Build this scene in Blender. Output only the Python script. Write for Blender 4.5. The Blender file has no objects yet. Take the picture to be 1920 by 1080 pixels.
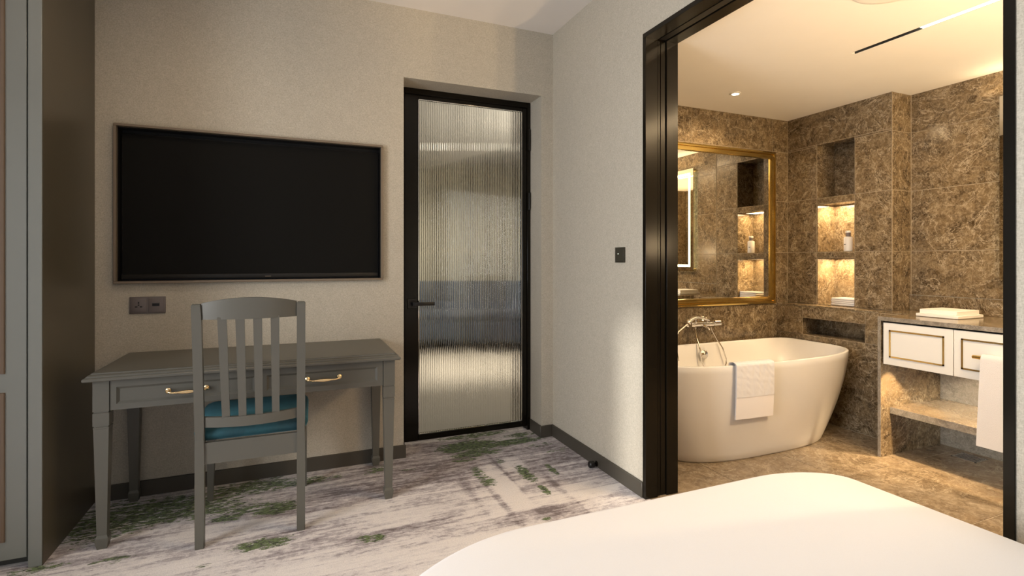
import bpy, bmesh, math, random
from mathutils import Vector, Matrix
random.seed(7)
S = bpy.context.scene
C = S.collection
PI = math.pi

# ------------------------------------------------------------------ camera
cam_d = bpy.data.cameras.new('camera'); cam = bpy.data.objects.new('camera', cam_d); C.objects.link(cam)
cam_d.sensor_width = 36; cam_d.lens = 968 / 1920 * 36
cam_d.shift_y = -(540 - 488.2) / 1920
cam_d.clip_start = 0.02
cam.location = (0, 0, 1.22); cam.rotation_euler = (PI / 2, 0, -math.radians(22.63))
S.camera = cam

# ------------------------------------------------------------------ view, world
S.view_settings.view_transform = 'Standard'; S.view_settings.look = 'None'
S.view_settings.gamma = 1; S.view_settings.use_curve_mapping = False
S.view_settings.exposure = 0.0
S.cycles.use_denoising = True
S.cycles.max_bounces = 10; S.cycles.diffuse_bounces = 5; S.cycles.glossy_bounces = 5; S.cycles.transmission_bounces = 8
S.cycles.sample_clamp_indirect = 5.0; S.cycles.sample_clamp_direct = 8.0
S.cycles.caustics_reflective = False; S.cycles.caustics_refractive = False
w = bpy.data.worlds.new('world'); S.world = w; w.use_nodes = True
bg = w.node_tree.nodes['Background']; bg.inputs[0].default_value = (0.75, 0.85, 1.0, 1); bg.inputs[1].default_value = 0.6

# ------------------------------------------------------------------ lights
WARM = (1.0, 0.71, 0.40); SOFTWARM = (1.0, 0.76, 0.50); DAY = (0.97, 0.98, 1.0)
def area(name, loc, rot, sx, sy, power, col, spread=PI):
    d = bpy.data.lights.new(name, 'AREA'); d.shape = 'RECTANGLE'; d.size = sx; d.size_y = sy
    d.energy = power; d.color = col; d.spread = spread
    o = bpy.data.objects.new(name, d); C.objects.link(o); o.location = loc; o.rotation_euler = rot; return o
def spot(name, loc, target, power, col, angle, blend=0.6, r=0.03):
    d = bpy.data.lights.new(name, 'SPOT'); d.energy = power; d.color = col; d.spot_size = math.radians(angle)
    d.spot_blend = blend; d.shadow_soft_size = r
    o = bpy.data.objects.new(name, d); C.objects.link(o); o.location = loc
    v = Vector(target) - Vector(loc); o.rotation_euler = v.to_track_quat('-Z', 'Y').to_euler(); return o
# daylight through the left and near windows and an added wall slit (outside the frame): low sun and sky
sd = bpy.data.lights.new('sun', 'SUN'); sd.energy = 4.4; sd.angle = math.radians(2.6); sd.color = (1.0, 0.97, 0.91)
sun = bpy.data.objects.new('sun', sd); C.objects.link(sun); SAZ, SEL = math.radians(53), math.radians(16)
sun.rotation_euler = Vector((math.sin(SAZ) * math.cos(SEL), math.cos(SAZ) * math.cos(SEL), -math.sin(SEL))).to_track_quat('-Z', 'Y').to_euler()
area('window_sky', (-2.44, 0.80, 1.25), (0, -PI / 2, 0), 2.0, 1.4, 66, DAY, math.radians(120))
area('window_sky', (-0.6, -2.30, 1.35), (-PI / 2, 0, 0), 2.6, 1.8, 30, DAY)
# recessed ceiling lamps of the bedroom (outside the frame)
spot('bedroom_lamp', (-0.45, 2.2, 2.74), (-0.35, 2.75, 0), 17, SOFTWARM, 150, 1.0, 0.06)
spot('bedroom_lamp', (0.70, 0.3, 2.74), (0.75, 0.5, 0), 37, (1.0, 0.96, 0.92), 128, 1.0, 0.06)
spot('bedroom_lamp', (0.8, 2.2, 2.74), (0.8, 2.5, 0), 5, SOFTWARM, 140, 1.0, 0.06)
# bathroom lamps and added fill lights
spot('tub_lamp', (2.824, 2.724, 2.372), (2.824, 2.724, 0), 56, WARM, 165, 0.8, 0.03)
spot('bathroom_fill', (2.9, 0.5, 2.372), (2.9, 0.5, 0), 90, WARM, 160, 0.9, 0.03)  # fill added out of view to raise the bathroom's ambient light
spot('bathroom_fill', (2.40, 1.55, 2.372), (3.0, 1.5, 0), 42, (1.0, 0.90, 0.76), 150, 0.9, 0.03)  # fill added without a fitting, whitens drawers and towel
area('slot_lamp', (2.892, 0.95, 2.378), (0, 0, 0), 0.03, 1.3, 30, WARM)
area('cove_lamp', (3.93, 0.75, 2.235), (PI, 0, 0), 0.05, 2.2, 4, WARM)
for ux, uy in ((2.2, 0.1), (3.3, 0.1), (2.7, -0.5)):
    spot('ceiling_fill', (ux, uy, 1.35), (ux, uy + 0.5, 2.385), 112, WARM, 165, 0.9, 0.05)  # unseen upward spots added to brighten the bathroom ceiling
area('niche_lamp', (3.90, 2.70, 1.652), (0, 0, 0), 0.12, 0.22, 4.6, WARM)
spot('niche_lamp', (3.86, 2.79, 1.640), (3.88, 2.80, 1.284), 5, WARM, 130, 0.3, 0.012)
area('niche_lamp', (3.90, 2.70, 1.228), (0, 0, 0), 0.12, 0.22, 5.2, WARM)
spot('niche_lamp', (3.86, 2.79, 1.216), (3.88, 2.80, 0.865), 5, WARM, 130, 0.3, 0.012)
spot('vanity_lamp_and_fill', (3.40, 2.01, 0.568), (3.42, 2.05, 0), 30, WARM, 95, 0.4, 0.012)
spot('vanity_lamp_and_fill', (3.40, 1.2, 0.568), (3.30, 1.3, 0), 60, WARM, 140, 0.5, 0.015)
spot('under_shelf_fill', (3.50, 1.45, 0.250), (3.95, 1.62, 0.05), 7, (1.0, 0.93, 0.80), 150, 0.8, 0.01)  # added under the shelf in place of daylight, no fitting there
spot('vanity_lamp_and_fill', (3.66, 1.68, 0.568), (3.72, 1.68, 0), 24, (1.0, 0.84, 0.62), 150, 0.5, 0.015)  # extra spot added to brighten the knee space
# the room behind the glazed door
for hx, hy, hp, ha in ((1.6, 5.6, 290, 50), (2.4, 5.7, 260, 50), (2.2, 5.9, 140, 165)):
    spot('hall_lamp', (hx, hy, 2.60), (hx, hy, 0), hp, (1.0, 0.90, 0.72), ha, 0.8, 0.05)
spot('hall_ceiling_fill', (3.0, 3.80, 1.7), (2.4, 5.0, 2.65), 115, (1.0, 0.92, 0.76), 150, 0.9, 0.08)  # added out of sight of the door to brighten the hall ceiling

# ------------------------------------------------------------------ materials
def newmat(name):
    m = bpy.data.materials.new(name); m.use_nodes = True
    nt = m.node_tree; b = nt.nodes['Principled BSDF']; return m, nt, b
def N(nt, t, **kw):
    n = nt.nodes.new(t)
    for k, v in kw.items(): setattr(n, k, v)
    return n
def mixc(nt, fac, a, b, bt='MIX'):
    n = N(nt, 'ShaderNodeMix', data_type='RGBA', blend_type=bt)
    for s, v in ((0, fac), (6, a), (7, b)):
        if isinstance(v, bpy.types.NodeSocket): nt.links.new(v, n.inputs[s])
        elif s == 0: n.inputs[0].default_value = v
        else: n.inputs[s].default_value = (*v, 1)
    return n.outputs[2]
def math_(nt, op, a, b=None, c=None, clamp=False):
    n = N(nt, 'ShaderNodeMath', operation=op, use_clamp=clamp)
    for i, v in enumerate((a, b, c)):
        if v is None: continue
        if isinstance(v, bpy.types.NodeSocket): nt.links.new(v, n.inputs[i])
        else: n.inputs[i].default_value = v
    return n.outputs[0]
def maprange(nt, v, a, b, c=0, d=1):
    n = N(nt, 'ShaderNodeMapRange'); nt.links.new(v, n.inputs[0])
    for i, x in enumerate((a, b, c, d)): n.inputs[1 + i].default_value = x
    return n.outputs[0]
def noise(nt, vec, scale, detail=4, rough=0.5, dist=0.0):
    n = N(nt, 'ShaderNodeTexNoise'); n.inputs['Scale'].default_value = scale; n.inputs['Detail'].default_value = detail
    n.inputs['Roughness'].default_value = rough; n.inputs['Distortion'].default_value = dist
    nt.links.new(vec, n.inputs['Vector']); return n.outputs['Fac']
def pos(nt, sx=1, sy=1, sz=1, rnd=False):
    g = N(nt, 'ShaderNodeNewGeometry'); out = g.outputs['Position']
    if rnd:
        oi = N(nt, 'ShaderNodeObjectInfo')
        cv = N(nt, 'ShaderNodeVectorMath', operation='SCALE'); nt.links.new(out, cv.inputs[0]); cv.inputs['Scale'].default_value = 1
        r = math_(nt, 'MULTIPLY', oi.outputs['Random'], 37.0)
        cx = N(nt, 'ShaderNodeCombineXYZ')
        for i in range(3): nt.links.new(r, cx.inputs[i])
        ad = N(nt, 'ShaderNodeVectorMath', operation='ADD'); nt.links.new(out, ad.inputs[0]); nt.links.new(cx.outputs[0], ad.inputs[1]); out = ad.outputs[0]
    if (sx, sy, sz) != (1, 1, 1):
        m = N(nt, 'ShaderNodeVectorMath', operation='MULTIPLY'); nt.links.new(out, m.inputs[0]); m.inputs[1].default_value = (sx, sy, sz); out = m.outputs[0]
    return out
def bump(nt, b, h, strength, dist=0.002):
    n = N(nt, 'ShaderNodeBump'); n.inputs['Strength'].default_value = strength; n.inputs['Distance'].default_value = dist
    nt.links.new(h, n.inputs['Height']); nt.links.new(n.outputs[0], b.inputs['Normal'])
def plain(name, col, rough=0.5, metal=0.0, spec=0.5, var=0.06, scale=6, bmp=0.0, bscale=200, coat=0.0):
    m, nt, b = newmat(name)
    p = pos(nt); f = noise(nt, p, scale, 3)
    lo = tuple(c * (1 - var) for c in col); hi = tuple(min(1, c * (1 + var)) for c in col)
    nt.links.new(mixc(nt, f, lo, hi), b.inputs['Base Color'])
    b.inputs['Roughness'].default_value = rough; b.inputs['Metallic'].default_value = metal
    b.inputs['Specular IOR Level'].default_value = spec; b.inputs['Coat Weight'].default_value = coat
    if bmp: bump(nt, b, noise(nt, pos(nt), bscale, 3), bmp)
    return m
def emit(name, col, strength):
    m, nt, b = newmat(name); b.inputs['Base Color'].default_value = (*col, 1)
    b.inputs['Emission Color'].default_value = (*col, 1); b.inputs['Emission Strength'].default_value = strength; return m
def mat_wall():
    m, nt, b = newmat('woven_wallcovering')
    f1 = noise(nt, pos(nt, 160, 160, 420), 1.0, 2); f2 = noise(nt, pos(nt, 420, 420, 120), 1.0, 2)
    f = math_(nt, 'MULTIPLY', math_(nt, 'ADD', f1, f2), 0.5)
    f3 = noise(nt, pos(nt), 26, 4, 0.7)
    c = mixc(nt, maprange(nt, f, 0.35, 0.65), (0.385, 0.35, 0.285), (0.56, 0.515, 0.43))
    c = mixc(nt, math_(nt, 'MULTIPLY', maprange(nt, f3, 0.4, 0.75), 0.25), c, (0.36, 0.315, 0.255))
    nt.links.new(c, b.inputs['Base Color']); b.inputs['Roughness'].default_value = 0.85; b.inputs['Specular IOR Level'].default_value = 0.2
    bump(nt, b, f, 0.25, 0.001); return m
def mat_marble(name, dark, mid, light, vein, rough=0.16, scale=1.0):
    m, nt, b = newmat(name)
    p = pos(nt, rnd=True)
    n1 = noise(nt, p, 6.5 * scale, 9, 0.70, 0.9)
    n2 = noise(nt, p, 22 * scale, 8, 0.75, 1.4)
    n3 = noise(nt, p, 2.6 * scale, 10, 0.66, 1.6)
    n4 = noise(nt, p, 13 * scale, 8, 0.7, 0.8)
    c = mixc(nt, maprange(nt, n1, 0.38, 0.60), dark, mid)
    c = mixc(nt, maprange(nt, n2, 0.47, 0.70, 0, 0.75), c, light)
    v1 = math_(nt, 'ABSOLUTE', math_(nt, 'SUBTRACT', n3, 0.5)); v2 = math_(nt, 'ABSOLUTE', math_(nt, 'SUBTRACT', n4, 0.5))
    c = mixc(nt, maprange(nt, v1, 0.0, 0.010, 0.6, 0), c, vein)
    c = mixc(nt, maprange(nt, v2, 0.0, 0.020, 0.22, 0), c, vein)
    nt.links.new(c, b.inputs['Base Color']); b.inputs['Roughness'].default_value = rough
    b.inputs['Specular IOR Level'].default_value = 0.5; return m
def mat_carpet():
    m, nt, b = newmat('patterned_carpet')
    at = lambda n: N(nt, 'ShaderNodeAttribute', attribute_name=n).outputs['Fac']
    streak = noise(nt, pos(nt, 1.8, 13, 1), 1.0, 9, 0.70, 0.4)
    blotch = noise(nt, pos(nt), 28, 6, 0.8)
    streak2 = noise(nt, pos(nt, 4.5, 52, 1), 1.0, 8, 0.72, 0.4)
    ragged = noise(nt, pos(nt, 15, 44, 1), 1.0, 8, 0.78, 0.4)
    fine = noise(nt, pos(nt), 170, 3, 0.75)
    s = math_(nt, 'ADD', math_(nt, 'MULTIPLY', streak, 0.48), math_(nt, 'MULTIPLY', streak2, 0.26))
    s = math_(nt, 'ADD', s, math_(nt, 'MULTIPLY', ragged, 0.24))
    s = math_(nt, 'ADD', s, math_(nt, 'MULTIPLY', blotch, 0.22))
    s = math_(nt, 'ADD', s, math_(nt, 'MULTIPLY', at('light_mask'), 0.07))
    s = math_(nt, 'SUBTRACT', s, math_(nt, 'MULTIPLY', at('dark_mask'), 0.075))
    r = N(nt, 'ShaderNodeValToRGB'); nt.links.new(s, r.inputs[0])
    e = r.color_ramp.elements; e[0].position = 0.495; e[0].color = (0.18, 0.146, 0.148, 1)
    e[1].position = 0.665; e[1].color = (0.84, 0.785, 0.755, 1)
    for p_, c_ in ((0.525, (0.29, 0.248, 0.252, 1)), (0.543, (0.44, 0.392, 0.402, 1)), (0.578, (0.49, 0.443, 0.452, 1)), (0.593, (0.70, 0.65, 0.645, 1))):
        x = e.new(p_); x.color = c_
    c = r.outputs[0]
    # moss green clusters
    gm = math_(nt, 'ADD', at('green_mask'), math_(nt, 'MULTIPLY', math_(nt, 'SUBTRACT', ragged, 0.5), 3.4))
    gf = maprange(nt, gm, 0.70, 0.80)
    gn = noise(nt, pos(nt, 40, 70, 1), 1.0, 4, 0.7)
    gcol = mixc(nt, maprange(nt, gn, 0.42, 0.54), (0.014, 0.022, 0.004), (0.13, 0.19, 0.055))
    c = mixc(nt, math_(nt, 'MULTIPLY', gf, 0.97), c, gcol)
    c = mixc(nt, math_(nt, 'MULTIPLY', maprange(nt, fine, 0.3, 0.7), 0.65), c, mixc(nt, 1.0, c, (0.62, 0.62, 0.63), 'MULTIPLY'))
    nt.links.new(c, b.inputs['Base Color']); b.inputs['Roughness'].default_value = 0.95
    b.inputs['Specular IOR Level'].default_value = 0.1; b.inputs['Sheen Weight'].default_value = 0.15
    bump(nt, b, fine, 0.5, 0.003); return m
def mat_glass():
    m, nt, b = newmat('reeded_glass'); b.inputs['Base Color'].default_value = (0.96, 0.98, 0.95, 1)
    b.inputs['Transmission Weight'].default_value = 1; b.inputs['Roughness'].default_value = 0.0; b.inputs['IOR'].default_value = 1.45; return m
def mat_cloth(name, col, bscale=500, st=0.5, sheen=0.3, d=0.002):
    m, nt, b = newmat(name); f = noise(nt, pos(nt), bscale, 3, 0.7)
    nt.links.new(mixc(nt, f, tuple(c * .9 for c in col), col), b.inputs['Base Color'])
    b.inputs['Roughness'].default_value = 0.95; b.inputs['Sheen Weight'].default_value = sheen; b.inputs['Specular IOR Level'].default_value = 0.1
    bump(nt, b, f, st, d); return m
def mat_velvet():
    m, nt, b = newmat('teal_velvet'); f = noise(nt, pos(nt), 9, 5, 0.6)
    nt.links.new(mixc(nt, maprange(nt, f, 0.35, 0.65), (0.003, 0.034, 0.048), (0.010, 0.080, 0.105)), b.inputs['Base Color'])
    b.inputs['Roughness'].default_value = 0.7; b.inputs['Sheen Weight'].default_value = 0.45; b.inputs['Sheen Tint'].default_value = (0.3, 0.75, 0.9, 1)
    b.inputs['Sheen Roughness'].default_value = 0.35
    bump(nt, b, noise(nt, pos(nt), 300, 2), 0.2, 0.001); return m

M = {}
M['wall'] = mat_wall()
M['ceiling'] = plain('ceiling_paint', (0.82, 0.78, 0.74), 0.9, spec=0.2, var=0.02)
M['bath_ceiling'] = plain('bathroom_ceiling_paint', (0.80, 0.77, 0.72), 0.9, spec=0.2, var=0.02)
M['marble'] = mat_marble('brown_marble', (0.047, 0.030, 0.014), (0.150, 0.106, 0.056), (0.35, 0.275, 0.18), (0.56, 0.47, 0.34), 0.16, 1.5)
M['marble_light'] = mat_marble('pale_marble_edge', (0.14, 0.12, 0.095), (0.24, 0.21, 0.17), (0.36, 0.33, 0.28), (0.5, 0.47, 0.41), 0.3, 3.0)
M['floor_marble'] = mat_marble('brown_floor_marble', (0.12, 0.085, 0.050), (0.24, 0.18, 0.115), (0.38, 0.30, 0.21), (0.5, 0.42, 0.31), 0.14, 1.1)
M['grout'] = plain('pale_grout', (0.52, 0.45, 0.35), 0.8)
M['grout_dark'] = plain('brown_grout', (0.31, 0.25, 0.17), 0.8)
M['carpet'] = mat_carpet()
M['grey'] = plain('grey_lacquer', (0.096, 0.092, 0.077), 0.36, var=0.03, spec=0.45)
M['wardrobe'] = plain('wardrobe_lacquer', (0.170, 0.174, 0.158), 0.30, var=0.03, spec=0.5)
M['wardrobe_side'] = plain('dark_taupe_side', (0.085, 0.072, 0.050), 0.34, var=0.03, spec=0.4)  # outer side face, coloured darker than the fronts
M['wardrobe_trim'] = plain('brown_inset_moulding', (0.13, 0.088, 0.058), 0.4)
M['baseboard'] = plain('dark_baseboard', (0.060, 0.052, 0.040), 0.45)
M['bronze'] = plain('dark_bronze_metal', (0.007, 0.0055, 0.0035), 0.2, metal=0.0, spec=0.22, var=0.1)
M['black'] = plain('black_plastic', (0.010, 0.009, 0.008), 0.35, spec=0.4)
M['screen'] = plain('tv_panel', (0.0075, 0.0070, 0.0060), 0.5, spec=0.08, var=0.02)
M['bezel'] = plain('tv_bezel', (0.016, 0.014, 0.012), 0.4, spec=0.3)
M['tv_frame'] = plain('brown_metal_trim', (0.20, 0.155, 0.11), 0.45, metal=0.2)
M['socket'] = plain('taupe_plastic', (0.145, 0.122, 0.115), 0.4)
M['switch'] = plain('dark_bronze_plate', (0.055, 0.050, 0.036), 0.35, metal=0.3)
M['brass'] = plain('polished_brass', (0.80, 0.58, 0.22), 0.22, metal=1.0, var=0.04)
M['antique'] = plain('pale_brass', (0.88, 0.66, 0.36), 0.24, metal=1.0, var=0.08, scale=40)
M['gold'] = plain('gold_mirror_frame', (0.72, 0.52, 0.17), 0.16, metal=1.0, var=0.05)
M['chrome'] = plain('chrome', (0.86, 0.85, 0.83), 0.07, metal=1.0, var=0.01)
M['mirror'] = plain('silvered_glass', (0.80, 0.79, 0.74), 0.0, metal=1.0, var=0.0)
M['tub'] = plain('white_acrylic', (0.70, 0.68, 0.65), 0.22, var=0.01, spec=0.5)
M['white_lacquer'] = plain('white_lacquer', (0.74, 0.73, 0.69), 0.3, var=0.01)
M['white_plastic'] = plain('white_plastic', (0.78, 0.76, 0.72), 0.4, var=0.01)
M['shadowgap'] = plain('dark_shadow_gap', (0.035, 0.035, 0.030), 0.6)
M['linen'] = mat_cloth('white_bed_linen', (0.86, 0.84, 0.83), 700, 0.15, 0.1, 0.0006)
M['towel'] = mat_cloth('white_terry', (0.88, 0.86, 0.85), 420, 0.9, 0.1, 0.004)
M['band'] = mat_cloth('smooth_towel_band', (0.84, 0.80, 0.78), 900, 0.25, 0.05, 0.001)
M['velvet'] = mat_velvet()
M['glass'] = mat_glass()
M['led'] = emit('mirror_led', (1.0, 0.93, 0.66), 7.0)
M['slot_led'] = emit('slot_led', (1.0, 0.86, 0.66), 9.0)
M['lamp'] = emit('downlight_lens', (1.0, 0.88, 0.66), 14.0)
M['indicator'] = emit('indicator_light', (0.9, 0.95, 0.8), 0.8)
M['card'] = plain('white_card', (0.82, 0.79, 0.72), 0.6, var=0.03, scale=60)
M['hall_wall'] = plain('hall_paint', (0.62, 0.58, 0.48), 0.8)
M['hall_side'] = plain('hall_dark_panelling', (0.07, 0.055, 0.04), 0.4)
M['hall_floor'] = plain('hall_floor', (0.40, 0.36, 0.32), 0.5)
M['blue_cloth'] = mat_cloth('slate_blue_cloth', (0.10, 0.13, 0.20), 300)
def mat_dimmer():  # see-through material of the added sun-dimming sheet
    m, nt, b = newmat('sun_dimming_sheet'); out = nt.nodes['Material Output']
    tr = N(nt, 'ShaderNodeBsdfTransparent'); tr.inputs[0].default_value = (0.20, 0.20, 0.20, 1)
    tl = N(nt, 'ShaderNodeBsdfTranslucent'); tl.inputs[0].default_value = (0.5, 0.5, 0.48, 1)
    ad = N(nt, 'ShaderNodeAddShader'); nt.links.new(tr.outputs[0], ad.inputs[0]); nt.links.new(tl.outputs[0], ad.inputs[1]); nt.links.new(ad.outputs[0], out.inputs[0]); return m
M['dimmer'] = mat_dimmer()
M['linen_base'] = mat_cloth('grey_bed_base', (0.25, 0.23, 0.21), 400)

# ------------------------------------------------------------------ mesh helpers
def finish(name, bm, mat, parent=None, ang=38, loc=None):
    bmesh.ops.recalc_face_normals(bm, faces=bm.faces)
    for f in bm.faces: f.smooth = True
    lim = math.radians(ang)
    for e in bm.edges:
        if len(e.link_faces) == 2 and e.calc_face_angle(0) > lim: e.smooth = False
    me = bpy.data.meshes.new(name); bm.to_mesh(me); bm.free()
    if mat is not None: me.materials.append(mat)
    o = bpy.data.objects.new(name, me); C.objects.link(o)
    if parent is not None:
        o.parent = parent
        if loc is None:
            pl = Vector((0, 0, 0)); q = parent
            while q is not None: pl += q.location; q = q.parent
            me.transform(Matrix.Translation(-pl))
    if loc is not None: o.location = loc
    return o
def box(bm, x0, x1, y0, y1, z0, z1, bev=0.0, seg=2):
    b2 = bmesh.new()
    v = [b2.verts.new((x, y, z)) for x in (x0, x1) for y in (y0, y1) for z in (z0, z1)]
    for f in ((0, 1, 3, 2), (4, 6, 7, 5), (0, 4, 5, 1), (2, 3, 7, 6), (0, 2, 6, 4), (1, 5, 7, 3)): b2.faces.new([v[i] for i in f])
    if bev: bmesh.ops.bevel(b2, geom=b2.edges[:] , offset=bev, segments=seg, affect='EDGES', profile=0.5)
    merge(bm, b2)
def merge(bm, b2):
    me = bpy.data.meshes.new('tmp'); b2.to_mesh(me); b2.free(); bm.from_mesh(me); bpy.data.meshes.remove(me)
def loft(bm, rings, close=True, cap0=True, cap1=True):
    rv = [[bm.verts.new(p) for p in r] for r in rings]; n = len(rings[0])
    for a, b in zip(rv, rv[1:]):
        for i in range(n if close else n - 1):
            j = (i + 1) % n
            bm.faces.new((a[i], a[j], b[j], b[i]))
    if cap0: bm.faces.new(rv[0][::-1])
    if cap1: bm.faces.new(rv[-1])
    return rv
def tube(bm, pts, r, n=10, caps=True):
    pts = [Vector(p) for p in pts]; rr = r if isinstance(r, (list, tuple)) else [r] * len(pts)
    t0 = (pts[1] - pts[0]).normalized(); up = Vector((0, 0, 1)) if abs(t0.z) < 0.9 else Vector((1, 0, 0))
    u = t0.cross(up).normalized(); rings = []
    for i, p in enumerate(pts):
        t = ((pts[min(i + 1, len(pts) - 1)] - pts[max(i - 1, 0)])).normalized()
        u = (u - t * u.dot(t)).normalized(); v = t.cross(u)
        rings.append([p + (u * math.cos(2 * PI * k / n) + v * math.sin(2 * PI * k / n)) * rr[i] for k in range(n)])
    loft(bm, rings, True, caps, caps)
def lathe(bm, o, axis, prof, n=20):
    """prof: (distance along axis, radius)"""
    a = Vector(axis).normalized(); tube(bm, [Vector(o) + a * d for d, _ in prof], [max(r, 1e-4) for _, r in prof], n)
def ball(bm, c, r, n=12, s=(1, 1, 1)):
    b2 = bmesh.new(); bmesh.ops.create_uvsphere(b2, u_segments=n, v_segments=n // 2 + 2, radius=r)
    for v in b2.verts: v.co = Vector((v.co.x * s[0] + c[0], v.co.y * s[1] + c[1], v.co.z * s[2] + c[2]))
    merge(bm, b2)
def bez(p0, p1, p2, p3, n=16):
    return [Vector(p0) * (1 - t) ** 3 + Vector(p1) * 3 * t * (1 - t) ** 2 + Vector(p2) * 3 * t * t * (1 - t) + Vector(p3) * t ** 3 for t in [i / n for i in range(n + 1)]]
def boxo(name, dims, mat, parent=None, bev=0.0, seg=2):
    bm = bmesh.new(); box(bm, *dims, bev, seg); return finish(name, bm, mat, parent)
def thing(name, label, cat, loc, group=None):
    o = bpy.data.objects.new(name, None); C.objects.link(o); o.location = loc; o.empty_display_size = 0.05
    return tag(o, label, cat, group)
def tag(o, label, cat, group=None):
    o['label'] = label; o['category'] = cat
    if group: o['group'] = group
    return o
def struct(o): o['kind'] = 'structure'; return o
def stuff(o): o['kind'] = 'stuff'; return o
def panel(bm, us, zs, holes, f):
    """slab with rectangular holes. us, zs: sorted cuts; holes: set of (i, j) cells left open; f(u, z, s) -> point, s = 0 front, 1 back"""
    V = {}
    def vt(i, j, s):
        if (i, j, s) not in V: V[i, j, s] = bm.verts.new(f(us[i], zs[j], s))
        return V[i, j, s]
    nu, nz = len(us) - 1, len(zs) - 1
    full = lambda i, j: 0 <= i < nu and 0 <= j < nz and (i, j) not in holes
    for i in range(nu):
        for j in range(nz):
            if not full(i, j): continue
            bm.faces.new([vt(i, j, 0), vt(i + 1, j, 0), vt(i + 1, j + 1, 0), vt(i, j + 1, 0)])
            bm.faces.new([vt(i, j, 1), vt(i, j + 1, 1), vt(i + 1, j + 1, 1), vt(i + 1, j, 1)])
            for (di, dj, a, b) in ((-1, 0, (i, j), (i, j + 1)), (1, 0, (i + 1, j), (i + 1, j + 1)), (0, -1, (i, j), (i + 1, j)), (0, 1, (i, j + 1), (i + 1, j + 1))):
                if not full(i + di, j + dj):
                    bm.faces.new([vt(*a, 0), vt(*b, 0), vt(*b, 1), vt(*a, 1)])

# ------------------------------------------------------------------ dimensions
XR, YT, ZC = 1.646, 3.209, 2.79          # right wall, far wall, ceiling of the bedroom
XW, YN = -2.42, -2.35                     # left wall, near wall
DX0, DX1, DZ = 0.611, 1.557, 2.355        # door recess
OY0, OY1, OZ = 0.700, 2.190, 2.382        # wide opening to the bathroom
BX0, BX1, BY0, BY1, BZ = 1.866, 4.0, -0.75, 3.10, 2.385   # bathroom
TX0, TX1, TZ0, TZ1 = -0.846, 0.470, 1.113, 1.904          # tv recess

# ------------------------------------------------------------------ bedroom shell
def make_floor():
    bm = bmesh.new(); x0, x1, y0, y1 = XW, XR + 0.02, YN, YT + 0.34; st = 0.02
    nx, ny = int((x1 - x0) / st), int((y1 - y0) / st)
    xs = [x0 + (x1 - x0) * i / nx for i in range(nx + 1)]; ys = [y0 + (y1 - y0) * j / ny for j in range(ny + 1)]
    verts = [(x, y, 0) for y in ys for x in xs]
    faces = [(j * (nx + 1) + i, j * (nx + 1) + i + 1, (j + 1) * (nx + 1) + i + 1, (j + 1) * (nx + 1) + i) for j in range(ny) for i in range(nx)]
    bm.free(); me = bpy.data.meshes.new('floor'); me.from_pydata(verts, [], faces)
    # (cx, cy, rx, ry, weight)
    G = [(-.14, 2.462, .12, .045, 1.0), (.31, 2.322, .05, .03, .95), (.262, 2.345, .03, .025, .85), (-.30, 2.78, .07, .05, .95), (-.10, 2.79, .10, .06, 1.05), (-.2, 2.84, .20, .035, .9),
         (-.62, 2.98, .34, .15, .95), (-.8, 2.95, .18, .20, .9), (-.42, 2.90, .22, .08, .9), (-.22, 3.10, .22, .09, .95), (.02, 3.07, .2, .05, .9), (-.69, 2.567, .08, .02, .95), (-.95, 2.61, .09, .03, .9), (-1.1, 2.55, .15, .05, .9),
         (1.05, 3.24, .20, .09, 1.1), (1.28, 3.20, .26, .05, 1.05), (1.05, 3.10, .16, .05, .95), (1.45, 3.31, .12, .05, .9), (.95, 3.02, .08, .03, .85), (1.15, 3.42, .25, .05, .9),
         (.965, 2.80, .035, .10, .9), (.98, 2.68, .045, .06, .9), (1.21, 2.70, .035, .12, 1.05), (1.375, 2.69, .022, .085, 1.0), (1.215, 2.47, .022, .06, 1.0), (1.14, 2.92, .03, .05, .8), (1.5, 3.08, .10, .03, .75), (1.55, 2.95, .09, .03, .7),
         (.42, 3.08, .08, .05, .8), (.6, 3.0, .05, .03, .6), (-.35, 2.38, .04, .02, .7), (1.09, 2.18, .03, .02, .8), (-1.5, 2.2, .2, .05, .8), (-.8, 1.6, .15, .05, .8)]
    L = [(1.03, 2.55, .055, .26, 1.6), (1.19, 2.83, .05, .09, 1.3), (.9, 2.35, .15, .1, .8), (.2, 2.1, .5, .12, .8), (1.35, 2.35, .2, .05, .9), (.45, 2.45, .25, .05, .6), (-.5, 2.35, .4, .06, .5), (.05, 2.62, .35, .04, .4)]
    D = [(.955, 2.40, .012, .32, 1.5), (1.105, 2.80, .012, .26, 1.3), (.845, 2.66, .018, .28, .8), (1.30, 2.45, .015, .28, 1.0), (1.08, 2.24, .16, .05, 1.3), (.5, 2.9, .5, .12, .9), (1.4, 2.9, .3, .25, .7), (.75, 3.05, .3, .15, .9), (.35, 2.34, .12, .06, .8), (-.1, 2.46, .2, .09, .5), (.1, 2.7, .15, .03, .8)]
    def ev(Ls, x, y):
        s = 0.0
        for cx, cy, rx, ry, wt in Ls:
            dx = (x - cx) / rx; dy = (y - cy) / ry; q = dx * dx + dy * dy
            if q < 6: s = max(s, wt * math.exp(-0.5 * q * q * 0.6))
        return s
    for nm, Ls in (('green_mask', G), ('light_mask', L), ('dark_mask', D)):
        a = me.attributes.new(nm, 'FLOAT', 'POINT')
        a.data.foreach_set('value', [ev(Ls, x, y) if y > 1.2 else 0.0 for x, y, _ in verts])
    me.materials.append(M['carpet']); o = bpy.data.objects.new('floor', me); C.objects.link(o); struct(o)
make_floor()
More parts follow.
